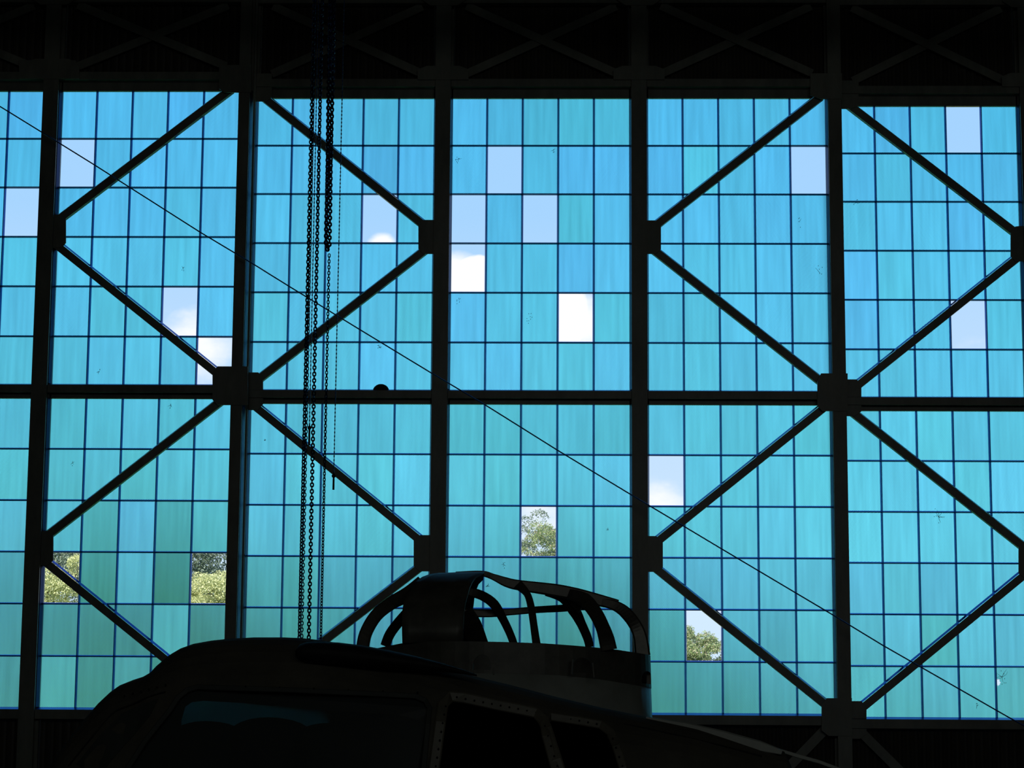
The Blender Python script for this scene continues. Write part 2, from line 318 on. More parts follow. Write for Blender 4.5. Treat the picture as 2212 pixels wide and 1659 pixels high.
def wedge(bm, a, b, out, w_, y0=-.02, y1=-.13):
    """sloping strip along a-b, added to carry a blue fringe of light: thin at the glass, thick towards the room; out points away from the member"""
    t_ = []
    for c in (a, b): t_.append([bm.verts.new(c+Vector((0, y0, 0))), bm.verts.new(c-out*w_+Vector((0, y1, 0))), bm.verts.new(c-out*w_+Vector((0, y0, 0)))])
    for i in range(3): bm.faces.new((t_[0][i], t_[0][(i+1) % 3], t_[1][(i+1) % 3], t_[1][i]))
    bm.faces.new(t_[0]); bm.faces.new(t_[1][::-1])
doors = {}
for lf in leaves:
    D = empty(lf['name'], (0, 0, 0), kind='structure', label=lf['label']); doors[lf['name']] = D
    Y, X0, DZ = lf['Y'], lf['X'], lf['Z']
    zt = at(1106, -95, Y).z; zchord_t = at(1106, 14, Y).z+DZ; zchord_b = at(1106, -12, Y).z+DZ
    zh1 = at(1106, 178, Y).z; zsill = ZR[13]+DZ
    zh1 = {'door_1': at(300, 163, Y).z, 'door_2': at(1150, 178, Y).z, 'door_3': at(2000, 193, Y).z}[lf['name']]
    zh0 = zh1-.105
    nb = len(lf['bays'])
    xs = X0+lf['bays'][0]*PW
    for b in lf['bays']:
        bx = X0+b*PW
        x0, x1 = bx+.128*S, bx+2.492*S
        for me, z in ((ME_VU, ZR[6]), (ME_VL, ZR[13])):
            for mu in MU:
                o = bpy.data.objects.new('vertical_bar', me); COL.objects.link(o); o.parent = D; o.location = (bx+mu*S, Y, z+DZ)
        for r in (1, 2, 3, 4, 5, 8, 9, 10, 11, 12):
            o = bpy.data.objects.new('horizontal_bar', ME_H); COL.objects.link(o); o.parent = D; o.location = (x0, Y, ZR[r]+DZ)
        cc = [.128]+MU+[2.492]
        for c in range(5):
            for r in range(12):
                key = (lf['name'], b, c, r)
                if key in missing: continue
                o = bpy.data.objects.new('pane', ME_P); COL.objects.link(o); o.parent = D
                o.location = (bx+(cc[c]+cc[c+1])/2*S, Y+.012, zc(r)+DZ); pane_obj[key] = o
                o.rotation_euler = (rng.uniform(-.004, .004), 0, rng.uniform(-.004, .004))
                h = min(1, max(0, rng.betavariate(2, 2.2)*.75 + (.28 if r < 3 else .10 if r < 6 else .0)))
                col = (h, rng.uniform(.985, 1.035), rng.choice((.5, .8, 1.0, 1.3, 1.7)), rng.uniform(.42, .54) if r < 7 else rng.uniform(.30, .40))
                if r < 2: col = (col[0], col[1]*.985, col[2], col[3])
                if r > 8: col = (min(1, col[0]+.18), col[1]*(.925 if bx+.1 < -2 else .955), col[2], col[3])
                o.color = special.get(key, col)
        # head, middle and sill rails: channel sections set out from the glass
        def rail(z0, z1, name, face):
            bm = bmesh.new(); box(bm, x0-.02, x1+.02, Y-.02, Y+.03, z0, z1)
            h_ = z1-z0; box(bm, x0-.02, x1+.02, Y-.15, Y-.02, z1-h_*.3, z1-.034)
            box(bm, x0-.02, x1+.02, Y-.165, Y-.15, z0+h_*face, z1-.034); mk(name, bm, M['steel'], D)
            bm = bmesh.new(); wedge(bm, Vector((x0-.02, Y, z1)), Vector((x1+.02, Y, z1)), Vector((0, 0, 1)), .032, -.02, -.16); mk('edge_fringe', bm, M['edge'], D)
        rail(ZR[7]+DZ, ZR[6]+DZ, 'middle_rail', .3)
        bm = bmesh.new(); box(bm, x0-.02, x1+.02, Y-.02, Y+.03, ZR[0]+DZ, zh1); box(bm, x0-.02, x1+.02, Y-.165, Y-.02, zh0, zh1); mk('head_rail', bm, M['steel'], D)
        bm = bmesh.new(); box(bm, x0-.02, x1+.02, Y-.02, Y+.03, zsill-.16, zsill); box(bm, x0-.02, x1+.02, Y-.17, Y-.02, zsill-.15, zsill-.034); mk('sill_rail', bm, M['steel'], D)
        bm = bmesh.new(); wedge(bm, Vector((x0-.02, Y, zsill)), Vector((x1+.02, Y, zsill)), Vector((0, 0, 1)), .032, -.02, -.16); mk('edge_fringe', bm, M['edge'], D)
        # solid corrugated siding above the head and below the sill
        bm = bmesh.new(); corrugated(bm, x0-.06, x1+.06, Y+.05, zh1-.05, CEIL-.03); mk('upper_siding', bm, M['siding'], D)
        bm = bmesh.new(); corrugated(bm, x0-.06, x1+.06, Y+.05, .12, zsill-.1); mk('lower_siding', bm, M['siding'], D)
        # top chord with crossed braces
        boxo('top_chord', x0-.02, x1+.02, Y-.15, Y-.02, zchord_t, zchord_b, M['steel'], D)
        zn0, zn1 = zh1+.10, zchord_t-.02
        for sgn in (0, 1):
            a = Vector((x0+.17, Y, zn0 if sgn else zn1)); c_ = Vector((x1-.17, Y, zn1 if sgn else zn0)); d = (c_-a).normalized()
            bm = bmesh.new(); s = Vector((-d.z, 0, d.x))*.055
            y0, y1 = (-.06, -.035) if sgn else (-.09, -.065)
            v = [bm.verts.new(c+s*o_+Vector((0, y, 0))) for c in (a, c_) for o_ in (-1, 1) for y in (y0, y1)]
            for f in ((0, 1, 3, 2), (4, 6, 7, 5), (0, 4, 5, 1), (2, 3, 7, 6), (0, 2, 6, 4), (1, 5, 7, 3)): bm.faces.new([v[i] for i in f])
            mk('cross_brace', bm, M['steel'], D)
        # lower braces under the sill
        for sgn in ((1,) if (lf['name'], b) in (('door_1', 0), ('door_2', 2)) else (-1,) if (lf['name'], b) in (('door_2', 0), ('door_3', 0)) else ()):
            xa, xb = (x1-.05, x0+.55) if sgn > 0 else (x0+.05, x1-.55)
            a = Vector((xa, Y, zsill-.12)); c_ = Vector((xb, Y, .28)); d = (c_-a).normalized(); bm = bmesh.new(); s = Vector((-d.z, 0, d.x))*.06
            v = [bm.verts.new(c+s*o_+Vector((0, y, 0))) for c in (a, c_) for o_ in (-1, 1) for y in (-.09, -.065)]
            for f in ((0, 1, 3, 2), (4, 6, 7, 5), (0, 4, 5, 1), (2, 3, 7, 6), (0, 2, 6, 4), (1, 5, 7, 3)): bm.faces.new([v[i] for i in f])
            mk('lower_brace', bm, M['steel'], D)
    # posts: H columns
    def post(xa, xb, name='post'):
        bm = bmesh.new(); c = (xa+xb)/2; hw = (xb-xa)/2
        box(bm, xa, xb, Y-.02, Y+.03, .1, CEIL-.02); box(bm, c-.012, c+.012, Y-.16, Y-.02, .1, CEIL-.02)
        box(bm, c-hw*.80, c+hw*.80, Y-.185, Y-.16, .1, CEIL-.02); mk(name, bm, M['steel'], D)
        for q, o_ in ((xa, -1), (xb, 1)):
            for za, zb_ in ((ZR[13]+DZ, ZR[7]+DZ), (ZR[6]+DZ, ZR[0]+DZ)):
                bm = bmesh.new(); wedge(bm, Vector((q, Y, za)), Vector((q, Y, zb_)), Vector((o_, 0, 0)), hw*.21, -.02, -.10); mk('edge_fringe', bm, M['edge_dark'], D)
    b0, b1 = lf['bays'][0], lf['bays'][-1]
    for b in range(b0, b1+2):
        px = X0+b*PW
        if b == b1+1:
            wd = {'door_1': .186, 'door_2': .222, 'door_3': .20}[lf['name']]; post(X0+b1*PW+2.492*S, X0+b1*PW+2.492*S+wd, 'end_post')
        elif b == b0: post(px-.07, px+.128*S, 'end_post')
        else: post(px-.128*S, px+.128*S)
        # node plates on the top truss
        if b0 < b <= b1:
            for z in (zh1+.0,):
                bm = bmesh.new(); prism(bm, [(px-.34, z-.02), (px+.34, z-.02), (px+.34, z+.12), (px+.22, z+.17), (px-.22, z+.17), (px-.34, z+.12)], Y-.20, Y-.187); mk('gusset_plate', bm, M['steel'], D)
                z = zchord_t; bm = bmesh.new(); prism(bm, [(px-.3, z+.16), (px+.3, z+.16), (px+.3, z+.03), (px+.18, z-.05), (px-.18, z-.05), (px-.3, z+.03)], Y-.20, Y-.187); mk('gusset_plate', bm, M['steel'], D)
    # wheels on the floor track
    for b in (b0, b1):
        bm = bmesh.new(); bmesh.ops.create_cone(bm, segments=20, radius1=.12, radius2=.12, depth=.05, cap_ends=True)
        bmesh.ops.rotate(bm, verts=bm.verts, matrix=Matrix.Rotation(PI/2, 3, 'X')); bmesh.ops.translate(bm, verts=bm.verts, vec=(X0+b*PW+PW/2, Y-.05, .12)); mk('track_wheel', bm, M['steel'], D)
    box_b = bmesh.new(); box(box_b, X0+b0*PW-.07, X0+(b1+1)*PW+.05, Y-.14, Y+.03, .1, .24); mk('bottom_rail', box_b, M['steel'], D)
d1, d2, d3 = (doors['door_%d' % i] for i in (1, 2, 3))
Y1, Y2, Y3 = 29.7265, 30.0, 30.2715
for p, q in (((488, 205), (136, 471)), ((130.5, 534), (470, 806)), ((471, 873), (110, 1153)), ((107, 1217), (480, 1519))): brace(d1, p, q, Y1)
for p, q in (((580, 219), (913, 485)), ((909, 549), (565, 816)), ((561, 884), (904, 1162.5)), ((901, 1230), (556, 1494)),
             ((1758, 221), (1419, 486)), ((1422, 549), (1766, 820)), ((1770, 887), (1422.5, 1166)), ((1424, 1233), (1776, 1515.5))): brace(d2, p, q, Y2)
for p, q in (((1843, 237), (2187, 501)), ((2188.6, 563), (1854, 830)), ((1849, 898), (2205, 1178)), ((2205, 1244), (1864, 1524))): brace(d3, p, q, Y3)
g = lambda d, pts, Y, k=0: gusset(d, pts, Y, Y-.135+k, Y-.118+k)
g(d1, [(100, 470), (138, 468), (147, 476), (147, 529), (138, 540), (98, 540)], Y1)
g(d1, [(75, 1150), (110, 1149), (120, 1157), (120, 1212), (108, 1223), (72, 1223)], Y1)
gusset(d1, [(475, 797), (540, 797), (540, 880), (475, 880), (464, 869), (464, 809)], Y1, Y1-.205, Y1-.186)
gusset(d1, [(478, 150), (547, 150), (547, 209), (490, 209), (478, 201)], Y1, Y1-.205, Y1-.186)
gusset(d1, [(470, 1505), (538, 1505), (538, 1585), (470, 1585), (460, 1573), (460, 1517)], Y1, Y1-.205, Y1-.186)
gusset(d1, [(48, 140), (170, 140), (178, 155), (178, 180), (50, 180)], Y1, Y1-.205, Y1-.187)
g(d2, [(540, 808), (561, 808), (571, 822), (571, 876), (560, 889), (540, 889)], Y2)
g(d2, [(545, 165), (590, 165), (590, 216), (578, 225), (545, 225)], Y2)
g(d2, [(952, 480), (916, 480), (905, 490), (905, 542), (915, 553), (952, 553)], Y2)
g(d2, [(945, 1158), (909, 1158), (895, 1167), (895, 1225), (908, 1236), (945, 1236)], Y2)
g(d2, [(540, 1489), (560, 1489), (568, 1500), (568, 1556), (556, 1568), (540, 1568)], Y2)
g(d2, [(1380, 481), (1414, 481), (1427, 491), (1427, 543), (1416, 553), (1380, 553)], Y2)
g(d2, [(1382, 1160), (1416, 1160), (1431, 1170), (1431, 1228), (1418, 1237), (1382, 1237)], Y2)
gusset(d2, [(1770, 812), (1827, 812), (1827, 893), (1773, 893), (1762, 882), (1762, 828)], Y2, Y2-.205, Y2-.186)
gusset(d2, [(1747, 168), (1815, 168), (1815, 223), (1769, 223), (1747, 215)], Y2, Y2-.205, Y2-.186)
gusset(d2, [(1782, 1509), (1836, 1509), (1836, 1590), (1786, 1590), (1771, 1578), (1771, 1523)], Y2, Y2-.205, Y2-.186)
g(d3, [(1820, 823), (1848, 823), (1858, 837), (1858, 892), (1844, 902), (1822, 902)], Y3)
g(d3, [(1812, 180), (1852, 180), (1852, 235), (1835, 241), (1812, 241)], Y3)
g(d3, [(1830, 1515), (1858, 1515), (1869, 1530), (1869, 1585), (1855, 1596), (1830, 1596)], Y3)
g(d3, [(2214, 492), (2189, 494), (2179, 507), (2179, 558), (2189, 569), (2216, 569)], Y3)
g(d3, [(2236, 1170), (2208, 1172), (2196, 1183), (2196, 1240), (2208, 1250), (2238, 1250)], Y3)
# front wall around the doors
shell('wall_front_left', -19, -9.55, 29.5, 29.8, 0, CEIL, m=M['wall'], label='solid wall left of the hangar doors')
shell('wall_front_right', 8.98, 19, 30.15, 30.45, 0, CEIL, m=M['wall'], label='solid wall right of the hangar doors')
# ---- broken pane (door_3, bay 0, column 4, row 11) with a jagged hole
po = pane_obj[('door_3', 0, 4, 11)]
hc = at(2156, 1474, Y3); cx_, cz_ = hc.x-po.location.x, hc.z-po.location.z
outer = []; inner = []
K = 16
rad = [.046, .030, .040, .052, .036, .058, .030, .045, .038, .056, .034, .028, .050, .036, .042, .034]
for i in range(K):
    a = 2*PI*i/K; inner.append((cx_+rad[i]*math.cos(a)*.8, cz_+rad[i]*math.sin(a)))
    dx, dz = math.cos(a), math.sin(a); ts = []
    if dx > 1e-6: ts.append((.2365-cx_)/dx)
    if dx < -1e-6: ts.append((-.2365-cx_)/dx)
    if dz > 1e-6: ts.append((.3325-cz_)/dz)
    if dz < -1e-6: ts.append((-.3325-cz_)/dz)
    tt = min(ts); outer.append((cx_+dx*tt, cz_+dz*tt, a))
loop = [(x, z, a) for x, z, a in outer]
bm = bmesh.new()
corners = [(sx*.2365, sz*.3325, math.atan2(sz*.3325-cz_, sx*.2365-cx_) % (2*PI)) for sx in (-1, 1) for sz in (-1, 1)]
for yy in (-.003, .003):
    vi = [bm.verts.new((x, yy, z)) for x, z in inner]; vo = [bm.verts.new((x, yy, z)) for x, z, a in outer]
    for i in range(K):
        j = (i+1) % K; a0 = outer[i][2]; a1 = outer[j][2] if j else 2*PI
        cs = [c for c in corners if a0 < c[2] < a1]
        vs = [vi[i], vo[i]]+[bm.verts.new((c[0], yy, c[1])) for c in cs]+[vo[j], vi[j]]
        bm.faces.new(vs)
me = bpy.data.meshes.new('broken_pane'); bmesh.ops.remove_doubles(bm, verts=bm.verts, dist=1e-5)
bm.to_mesh(me); bm.free(); me.materials.append(M['glass']); po.data = me; po['label'] = 'broken pane with a jagged hole'; po.color = (.7, 1.02, .5, .5)
# ---- cracks and bullet chips on panes: sub-parts of their pane
def crack(key, px, py, size, seed, rays=4, dots=3):
    if key not in pane_obj: return
    p = pane_obj[key]; r_ = random.Random(seed); c = at(px, py, p.location.y)
    bm = bmesh.new(); base_ = Vector((c.x-p.location.x, -.005, c.z-p.location.z))
    for i in range(rays):
        a = r_.uniform(0, 2*PI); q = base_.copy(); pts = [q.copy()]
        for s_ in range(3):
            a += r_.uniform(-.5, .5); q = q+Vector((math.cos(a), 0, math.sin(a)))*size*.4*r_.uniform(.5, 1.2); pts.append(q.copy())
        strip(bm, pts, [.0045, .004, .003, .0015], .003)
    for i in range(dots):
        q = base_+Vector((r_.gauss(0, .3)*size, 0, r_.gauss(0, .6)*size)); strip(bm, [q-Vector((0, 0, .006)), q+Vector((.002, 0, .006))], .006, .003)
    mk('crack', bm, M['crack'], p)
for a in ((('door_3', 0, 4, 11), 2165, 1462, .10, 1, 6, 6), (('door_3', 0, 2, 8), 2027, 1117, .08, 2, 6, 5), (('door_1', 0, 1, 7), 0, 0, 0, 0, 0, 0),
          (('door_1', 0, 0, 7), 157, 1000, .03, 3, 4, 1), (('door_1', 0, 3, 3), 395, 580, .03, 4, 3, 3), (('door_1', 0, 1, 5), 214, 803, .035, 5, 3, 3),
          (('door_1', 0, 3, 6), 369, 875, .04, 6, 3, 2), (('door_2', 0, 0, 6), 572, 952, .018, 7, 5, 1), (('door_2', 0, 3, 5), 820, 752, .05, 8, 2, 9),
          (('door_2', 1, 0, 1), 990, 345, .05, 9, 2, 7), (('door_2', 1, 2, 1), 1196, 325, .035, 10, 2, 4), (('door_2', 1, 0, 4), 990, 650, .05, 11, 0, 7),
          (('door_2', 1, 2, 4), 1143, 690, .07, 12, 0, 9), (('door_2', 1, 1, 9), 1088, 1219, .03, 13, 5, 3), (('door_2', 1, 1, 9), 1053, 1265, .03, 14, 5, 2),
          (('door_2', 1, 4, 8), 1313, 1143, .018, 15, 4, 1), (('door_2', 2, 4, 3), 1771, 590, .10, 16, 1, 5), (('door_3', 0, 0, 2), 1850, 438, .05, 17, 3, 3),
          (('door_2', 2, 4, 2), 1727, 480, .06, 18, 1, 4), (('door_3', 0, 3, 11), 2110, 1525, .04, 19, 2, 3)):
    if a[3] > 0: crack(*a)
# ------------------------------------------------------------------ slack steel cable across the doors
pts = [at(px, py, 29.25) for px, py in ((-140, 148), (0, 230), (88.3, 284.4), (203, 355.6), (433, 502), (549, 571.5), (622, 617), (775, 710.6), (928, 803.5), (1047.8, 874.5), (1205, 973), (1358, 1065.5), (1562, 1187.6), (1796, 1326.5), (1907, 1394), (2178, 1549), (2400, 1672))]
bm = bmesh.new(); tube(bm, pts, .0085, 8)
cab = mk('guy_cable', bm, M['cable'], None, True, label='thin dark steel cable running diagonally down across all the window panes', cat='cable')
bm = bmesh.new(); e0 = pts[0]; box(bm, e0.x-.05, e0.x+.05, e0.y-.05, 29.56, e0.z-.05, e0.z+.05); mk('wall_bracket', bm, M['steel'], cab)
bm = bmesh.new(); e0 = pts[-1]; box(bm, e0.x-.05, e0.x+.05, e0.y-.05, 30.12, e0.z-.05, e0.z+.05); mk('wall_bracket', bm, M['steel'], cab)
# round cap resting on the middle rail
bm = bmesh.new(); bmesh.ops.create_uvsphere(bm, u_segments=20, v_segments=10, radius=.108)
bmesh.ops.bisect_plane(bm, geom=bm.verts[:]+bm.edges[:]+bm.faces[:], plane_co=(0, 0, 0), plane_no=(0, 0, 1), clear_inner=True)
bmesh.ops.holes_fill(bm, edges=[e_ for e_ in bm.edges if e_.is_boundary]); bmesh.ops.scale(bm, verts=bm.verts, vec=(1, .6, .88)); c = at(823, 841.5, Y2-.085)
bmesh.ops.translate(bm, verts=bm.verts, vec=(c.x, Y2-.09, ZR[6]-.034)); mk('domed_cap', bm, M['black'], None, True, label='small dark domed cap resting on the middle rail right of the chains', cat='cap')
# ------------------------------------------------------------------ crane runway, hoist and chains
YC = 24.0
runway = empty('crane_runway', (0, YC, CEIL), label='overhead steel crane runway beam above the chains', cat='beam')
def local(o, parent):
    o.parent = parent; o.matrix_parent_inverse = parent.matrix_world.inverted() if False else Matrix.Translation(-Vector(parent.location))
RZ = 10.75
o = mk('runway_beam', (lambda b: (box(b, -18.9, 18.9, YC-.1, YC+.1, RZ, RZ+.03), box(b, -18.9, 18.9, YC-.012, YC+.012, RZ+.03, RZ+.32), box(b, -18.9, 18.9, YC-.1, YC+.1, RZ+.32, RZ+.35), b)[-1])(bmesh.new()), M['steel']); local(o, runway)
for x in (-12, -5, 2, 9):
    o = boxo('hanger', x-.05, x+.05, YC-.05, YC+.05, RZ+.35, CEIL, M['steel']); local(o, runway)
xh = at(695, 0, YC).x
hoist = empty('chain_hoist', (xh, YC, RZ-.35), label='chain hoist body hung under the runway above the frame', cat='hoist')
def hb():
    b = bmesh.new(); box(b, xh-.26, xh+.32, YC-.13, YC+.13, RZ-.42, RZ-.12); bmesh.ops.bevel(b, geom=b.edges[:], offset=.04, segments=2, affect='EDGES'); return b
o = mk('hoist_body', hb(), M['black']); local(o, hoist)
o = boxo('trolley', xh-.15, xh+.15, YC-.14, YC+.14, RZ-.13, RZ-.001, M['steel']); local(o, hoist)
def link_mesh(lw, ll, wire, seg=12):
    """stadium link in the xz plane, ll long, lw wide (outer)"""
    bm = bmesh.new(); r = lw/2-wire/2; hs = ll/2-lw/2; path = []
    for i in range(seg):
        a = 2*PI*i/seg+PI/seg; path.append(Vector((r*math.cos(a), 0, r*math.sin(a)+(hs if math.sin(a) > 0 else -hs))))
    rings = []
    for i in range(seg):
        d = (path[(i+1) % seg]-path[i-1]).normalized(); u = Vector((0, 1, 0)); v = d.cross(u)
        rings.append([bm.verts.new(path[i]+(u*math.cos(2*PI*k/5)+v*math.sin(2*PI*k/5))*wire/2) for k in range(5)])
    for i in range(seg):
        r0, r1 = rings[i], rings[(i+1) % seg]
        for k in range(5): bm.faces.new((r0[k], r0[(k+1) % 5], r1[(k+1) % 5], r1[k]))
    bmesh.ops.recalc_face_normals(bm, faces=bm.faces); me = bpy.data.meshes.new('link'); bm.to_mesh(me); bm.free(); me.materials.append(M['chain']); return me
def chain_pts(root, me, pts, pitch, twist0=0.0, twist=.012):
    """links along a polyline, alternately turned a quarter, slowly twisting"""
    seglen = [(b-a).length for a, b in zip(pts, pts[1:])]; tot = sum(seglen); n_ = int(tot/pitch); inv = Vector(root.location)
    for i in range(n_):
        s = (i+.5)*pitch; k = 0
        while k < len(seglen)-1 and s > seglen[k]: s -= seglen[k]; k += 1
        a, b = pts[k], pts[k+1]; p = a+(b-a)*(s/seglen[k]); d = (b-a).normalized()
        o = bpy.data.objects.new('link', me); COL.objects.link(o); o.parent = root
        q = Vector((0, 0, 1)).rotation_difference(d if d.z > 0 else -d)
        o.rotation_mode = 'QUATERNION'
        ang = (PI/2 if i % 2 else 0)+twist0+twist*i
        o.rotation_quaternion = q @ Matrix.Rotation(ang, 3, 'Z').to_quaternion(); o.location = p-inv
ZTOP = RZ-.43
def vtop(px, py, Y): p = at(px, py, Y); return Vector((p.x, Y, ZTOP))
big = link_mesh(.046, .058, .0155); mid_ = link_mesh(.034, .050, .0110); heavy = link_mesh(.052, .062, .0205); tiny = link_mesh(.018, .030, .0055, 8)
def chain(name, label, me, pitch, px_top, px_bot, Y, zend, tw0, tw, grp='hoist chains hanging in front of the doors', ztop=None):
    a = at(px_top[0], px_top[1], Y); b = at(px_bot[0], px_bot[1], Y); x = lambda z: a.x+(b.x-a.x)*(z-a.z)/(b.z-a.z)
    zt_ = ZTOP if ztop is None else ztop
    r = empty(name, (x(zt_), Y, zt_), label=label, cat='chain', group=grp)
    chain_pts(r, me, [Vector((x(zt_), Y, zt_)), Vector((x(zend), Y, zend))], pitch, tw0, tw); return r, x
chain('hoist_chain', 'leftmost thick hanging chain of the cluster, large open links', big, .0345, (674, 213), (646.5, 1375), 24.0, 1.7, .15, .004)
chain('hoist_chain', 'narrow chain hanging close behind the leftmost thick chain', mid_, .0335, (677, 213), (652, 1375), 24.08, 1.75, .6, .005)
chain('hoist_chain', 'thick hanging chain between the thin cord and the heavy looped chain', big, .0345, (691.7, 213), (667, 1375), 24.0, 1.7, .9, .0045)
# heavy doubled chain ending in a loop
a1, b1_ = at(709.4, 213, 23.97), at(704.5, 500, 23.97); a2, b2_ = at(717.5, 213, 24.0), at(712, 500, 24.0)
def xz(a, b, z): return a.x+(b.x-a.x)*(z-a.z)/(b.z-a.z)
zb = at(708, 540, 24).z
r = empty('hoist_chain', (xz(a1, b1_, ZTOP), 24, ZTOP), label='heavy doubled chain that ends in a loop high up, right of the other chains', cat='chain', group='hoist chains hanging in front of the doors')
xa, xb = xz(a1, b1_, zb), xz(a2, b2_, zb)
chain_pts(r, heavy, [Vector((xz(a1, b1_, ZTOP), 23.98, ZTOP)), Vector((xa, 23.98, zb+.05)), Vector(((xa+xb)/2, 23.99, zb)), Vector((xb, 24.0, zb+.05)), Vector((xz(a2, b2_, ZTOP), 24.0, ZTOP))], .036, .3, .03)
chain('hoist_chain', 'slender chain hanging below the heavy doubled loop, rightmost full-length chain', mid_, .0315, (711.3, 545), (693, 1380), 24.0, 1.75, .2, .006, ztop=zb-.045)
# thin cord chains with end rods
def cord(label, p0, p1, pend, rod, Y):
    a, b = at(*p0, Y), at(*p1, Y); ze = at(*pend, Y).z; r = empty('pull_chain', (xz(a, b, ZTOP), Y, ZTOP), label=label, cat='chain', group='thin pull chains')
    bm = bmesh.new(); z = ZTOP; i = 0
    while z > ze:
        x = xz(a, b, z); s_ = .012 if i % 2 else .006
        bmesh.ops.create_cube(bm, size=1, matrix=Matrix.Translation((x-r.location.x, 0, z-ZTOP)) @ Matrix.Diagonal((s_, .008, .020, 1))); z -= .021; i += 1
    mk('bead_chain', bm, M['chain'], r, kind='stuff')
    z0, z1 = at(*rod[0], Y).z, at(*rod[1], Y).z; bm = bmesh.new(); xx = xz(a, b, z0)-r.location.x; x1_ = xz(a, b, z1)-r.location.x
    tube(bm, [Vector((xx, 0, ze-ZTOP+.02)), Vector((xx, 0, z0-ZTOP)), Vector((x1_, 0, z1-ZTOP))], [.005, .010, .011], 8)
    bmesh.ops.create_uvsphere(bm, u_segments=8, v_segments=6, radius=.022, matrix=Matrix.Translation((xx, 0, z0-ZTOP))); mk('pull_rod', bm, M['black'], r)
cord('thin pull chain between two thick chains, ending in a short rod halfway down', (683.5, 213), (669.4, 880), (668, 918), ((668, 924), (667, 962)), 24.05)
cord('thin pull chain hanging apart on the right of the chain cluster, rod at its end', (739, 213), (721.5, 1000), (720.8, 1024), ((720.5, 1028), (720, 1058)), 24.05)
# ------------------------------------------------------------------ near aircraft: dark cabin seen from the side
YA = 13.0
prof = [(20, 1860), (45, 1780), (80, 1718), (120, 1659), (160, 1600), (190, 1562), (215, 1533), (232, 1514), (258, 1490), (272, 1480), (300, 1469), (322, 1462), (343, 1450), (358, 1434), (383, 1413), (402, 1402), (430, 1392), (470, 1385), (510, 1381), (560, 1378.5), (620, 1378.5), (660, 1380), (700, 1384.5), (760, 1394), (800, 1404), (850, 1415), (900, 1426), (960, 1442), (1020, 1460), (1100, 1479), (1200, 1505), (1300, 1529), (1400, 1549), (1500, 1569), (1600, 1597), (1660, 1613), (1690, 1622), (1699, 1640), (1708, 1662), (1722, 1720), (1735, 1800)]
ptop = [(at(px, py, YA).x, at(px, py, YA).z) for px, py in prof]
XA0, XA1 = ptop[0][0], ptop[-1][0]; ZB = .42; NE = 3.0
def hw(x):
    t = (x-XA0)/(XA1-XA0); return .78*(1-(abs(2*t-1))**3.2*.55)
def secpt(x, th, off=0.0):
    zt_ = interp(ptop, x)-off; zb_ = ZB+off; zc_ = (zt_+zb_)/2; h = max((zt_-zb_)/2, .02); wv = hw(x)-off
    c, s = math.cos(th), math.sin(th)
    return Vector((x, YA+wv*math.copysign(abs(c)**(2/NE), c), zc_+h*math.copysign(abs(s)**(2/NE), s)))
def surfY(x, z, off=0.0):
    """near-side skin surface"""
    zt_ = interp(ptop, x); zc_ = (zt_+ZB)/2; h = (zt_-ZB)/2; t = min(abs(z-zc_)/h, .999)
    return YA-(hw(x))*(1-t**NE)**(1/NE)-off
def loft(xs, fn, seg=44):
    bm = bmesh.new(); rings = [[bm.verts.new(fn(x, 2*PI*k/seg)) for k in range(seg)] for x in xs]
    for r0, r1 in zip(rings, rings[1:]):
        for i in range(seg): bm.faces.new((r0[i], r0[(i+1) % seg], r1[(i+1) % seg], r1[i]))
    bm.faces.new(rings[0]); bm.faces.new(rings[-1][::-1]); return bm
xsA = sorted(set([p[0] for p in ptop]+[XA0+(XA1-XA0)*i/50 for i in range(51)]))
craft = empty('aircraft_cabin', (at(900, 1600, YA).x, YA, 0), label='dark aircraft cabin in the foreground with long side windows and sloping roof', cat='aircraft')
win = [[(200, 1790), (230, 1740), (275, 1665), (317, 1600), (367, 1538), (385, 1509), (403, 1494), (423, 1488), (462, 1490), (600, 1494), (753, 1501), (844, 1505), (895, 1508), (914, 1516), (922, 1529), (920, 1563), (912, 1659), (905, 1760), (880, 1790)],
       [(940, 1750), (950, 1659), (962, 1560), (966, 1524), (975, 1514), (1000, 1517), (1068, 1532), (1124, 1543), (1152, 1549), (1162, 1558), (1170, 1575), (1192, 1643), (1199, 1665), (1215, 1750)],
       [(1225, 1750), (1208, 1659), (1188, 1586), (1184, 1562), (1190, 1556), (1249, 1565), (1295, 1573), (1312, 1586), (1323, 1613), (1337, 1659), (1355, 1750)]]
YS = YA-.72
winw = [[(at(px, py, YS).x, at(px, py, YS).z) for px, py in wv] for wv in win]
cut = []
xi = [x for x in xsA if XA0+.10 < x < XA1-.06]
cut.append(loft(xi, lambda x, th: secpt(x, th, .035), 36))
for wv in winw: b = bmesh.new(); prism(b, wv, YA-1.2, YA-.1); cut.append(b)
farw = [(392, 1556), (402, 1527), (416, 1517), (440, 1514), (520, 1518), (600, 1526), (690, 1534), (706, 1546), (704, 1700), (380, 1700)]
fw = [(at(px, py, YA+.62).x, at(px, py, YA+.62).z) for px, py in farw]
b = bmesh.new(); prism(b, fw, YA+.1, YA+1.2); cut.append(b)
me = boolean(loft(xsA, secpt), cut)
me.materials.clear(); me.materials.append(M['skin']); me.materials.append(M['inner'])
for p in me.polygons:
    c = p.center; n_ = p.normal; outward = Vector((0, c.y-YA, c.z-(interp(ptop, c.x)+ZB)/2))
    if n_.dot(outward) < 0: p.material_index = 1
    p.use_smooth = False
def under(o, root): o.parent = root; o.matrix_parent_inverse = Matrix.Translation(-Vector(root.location)); return o
o = mk('fuselage', me, M['skin']); under(o, craft)
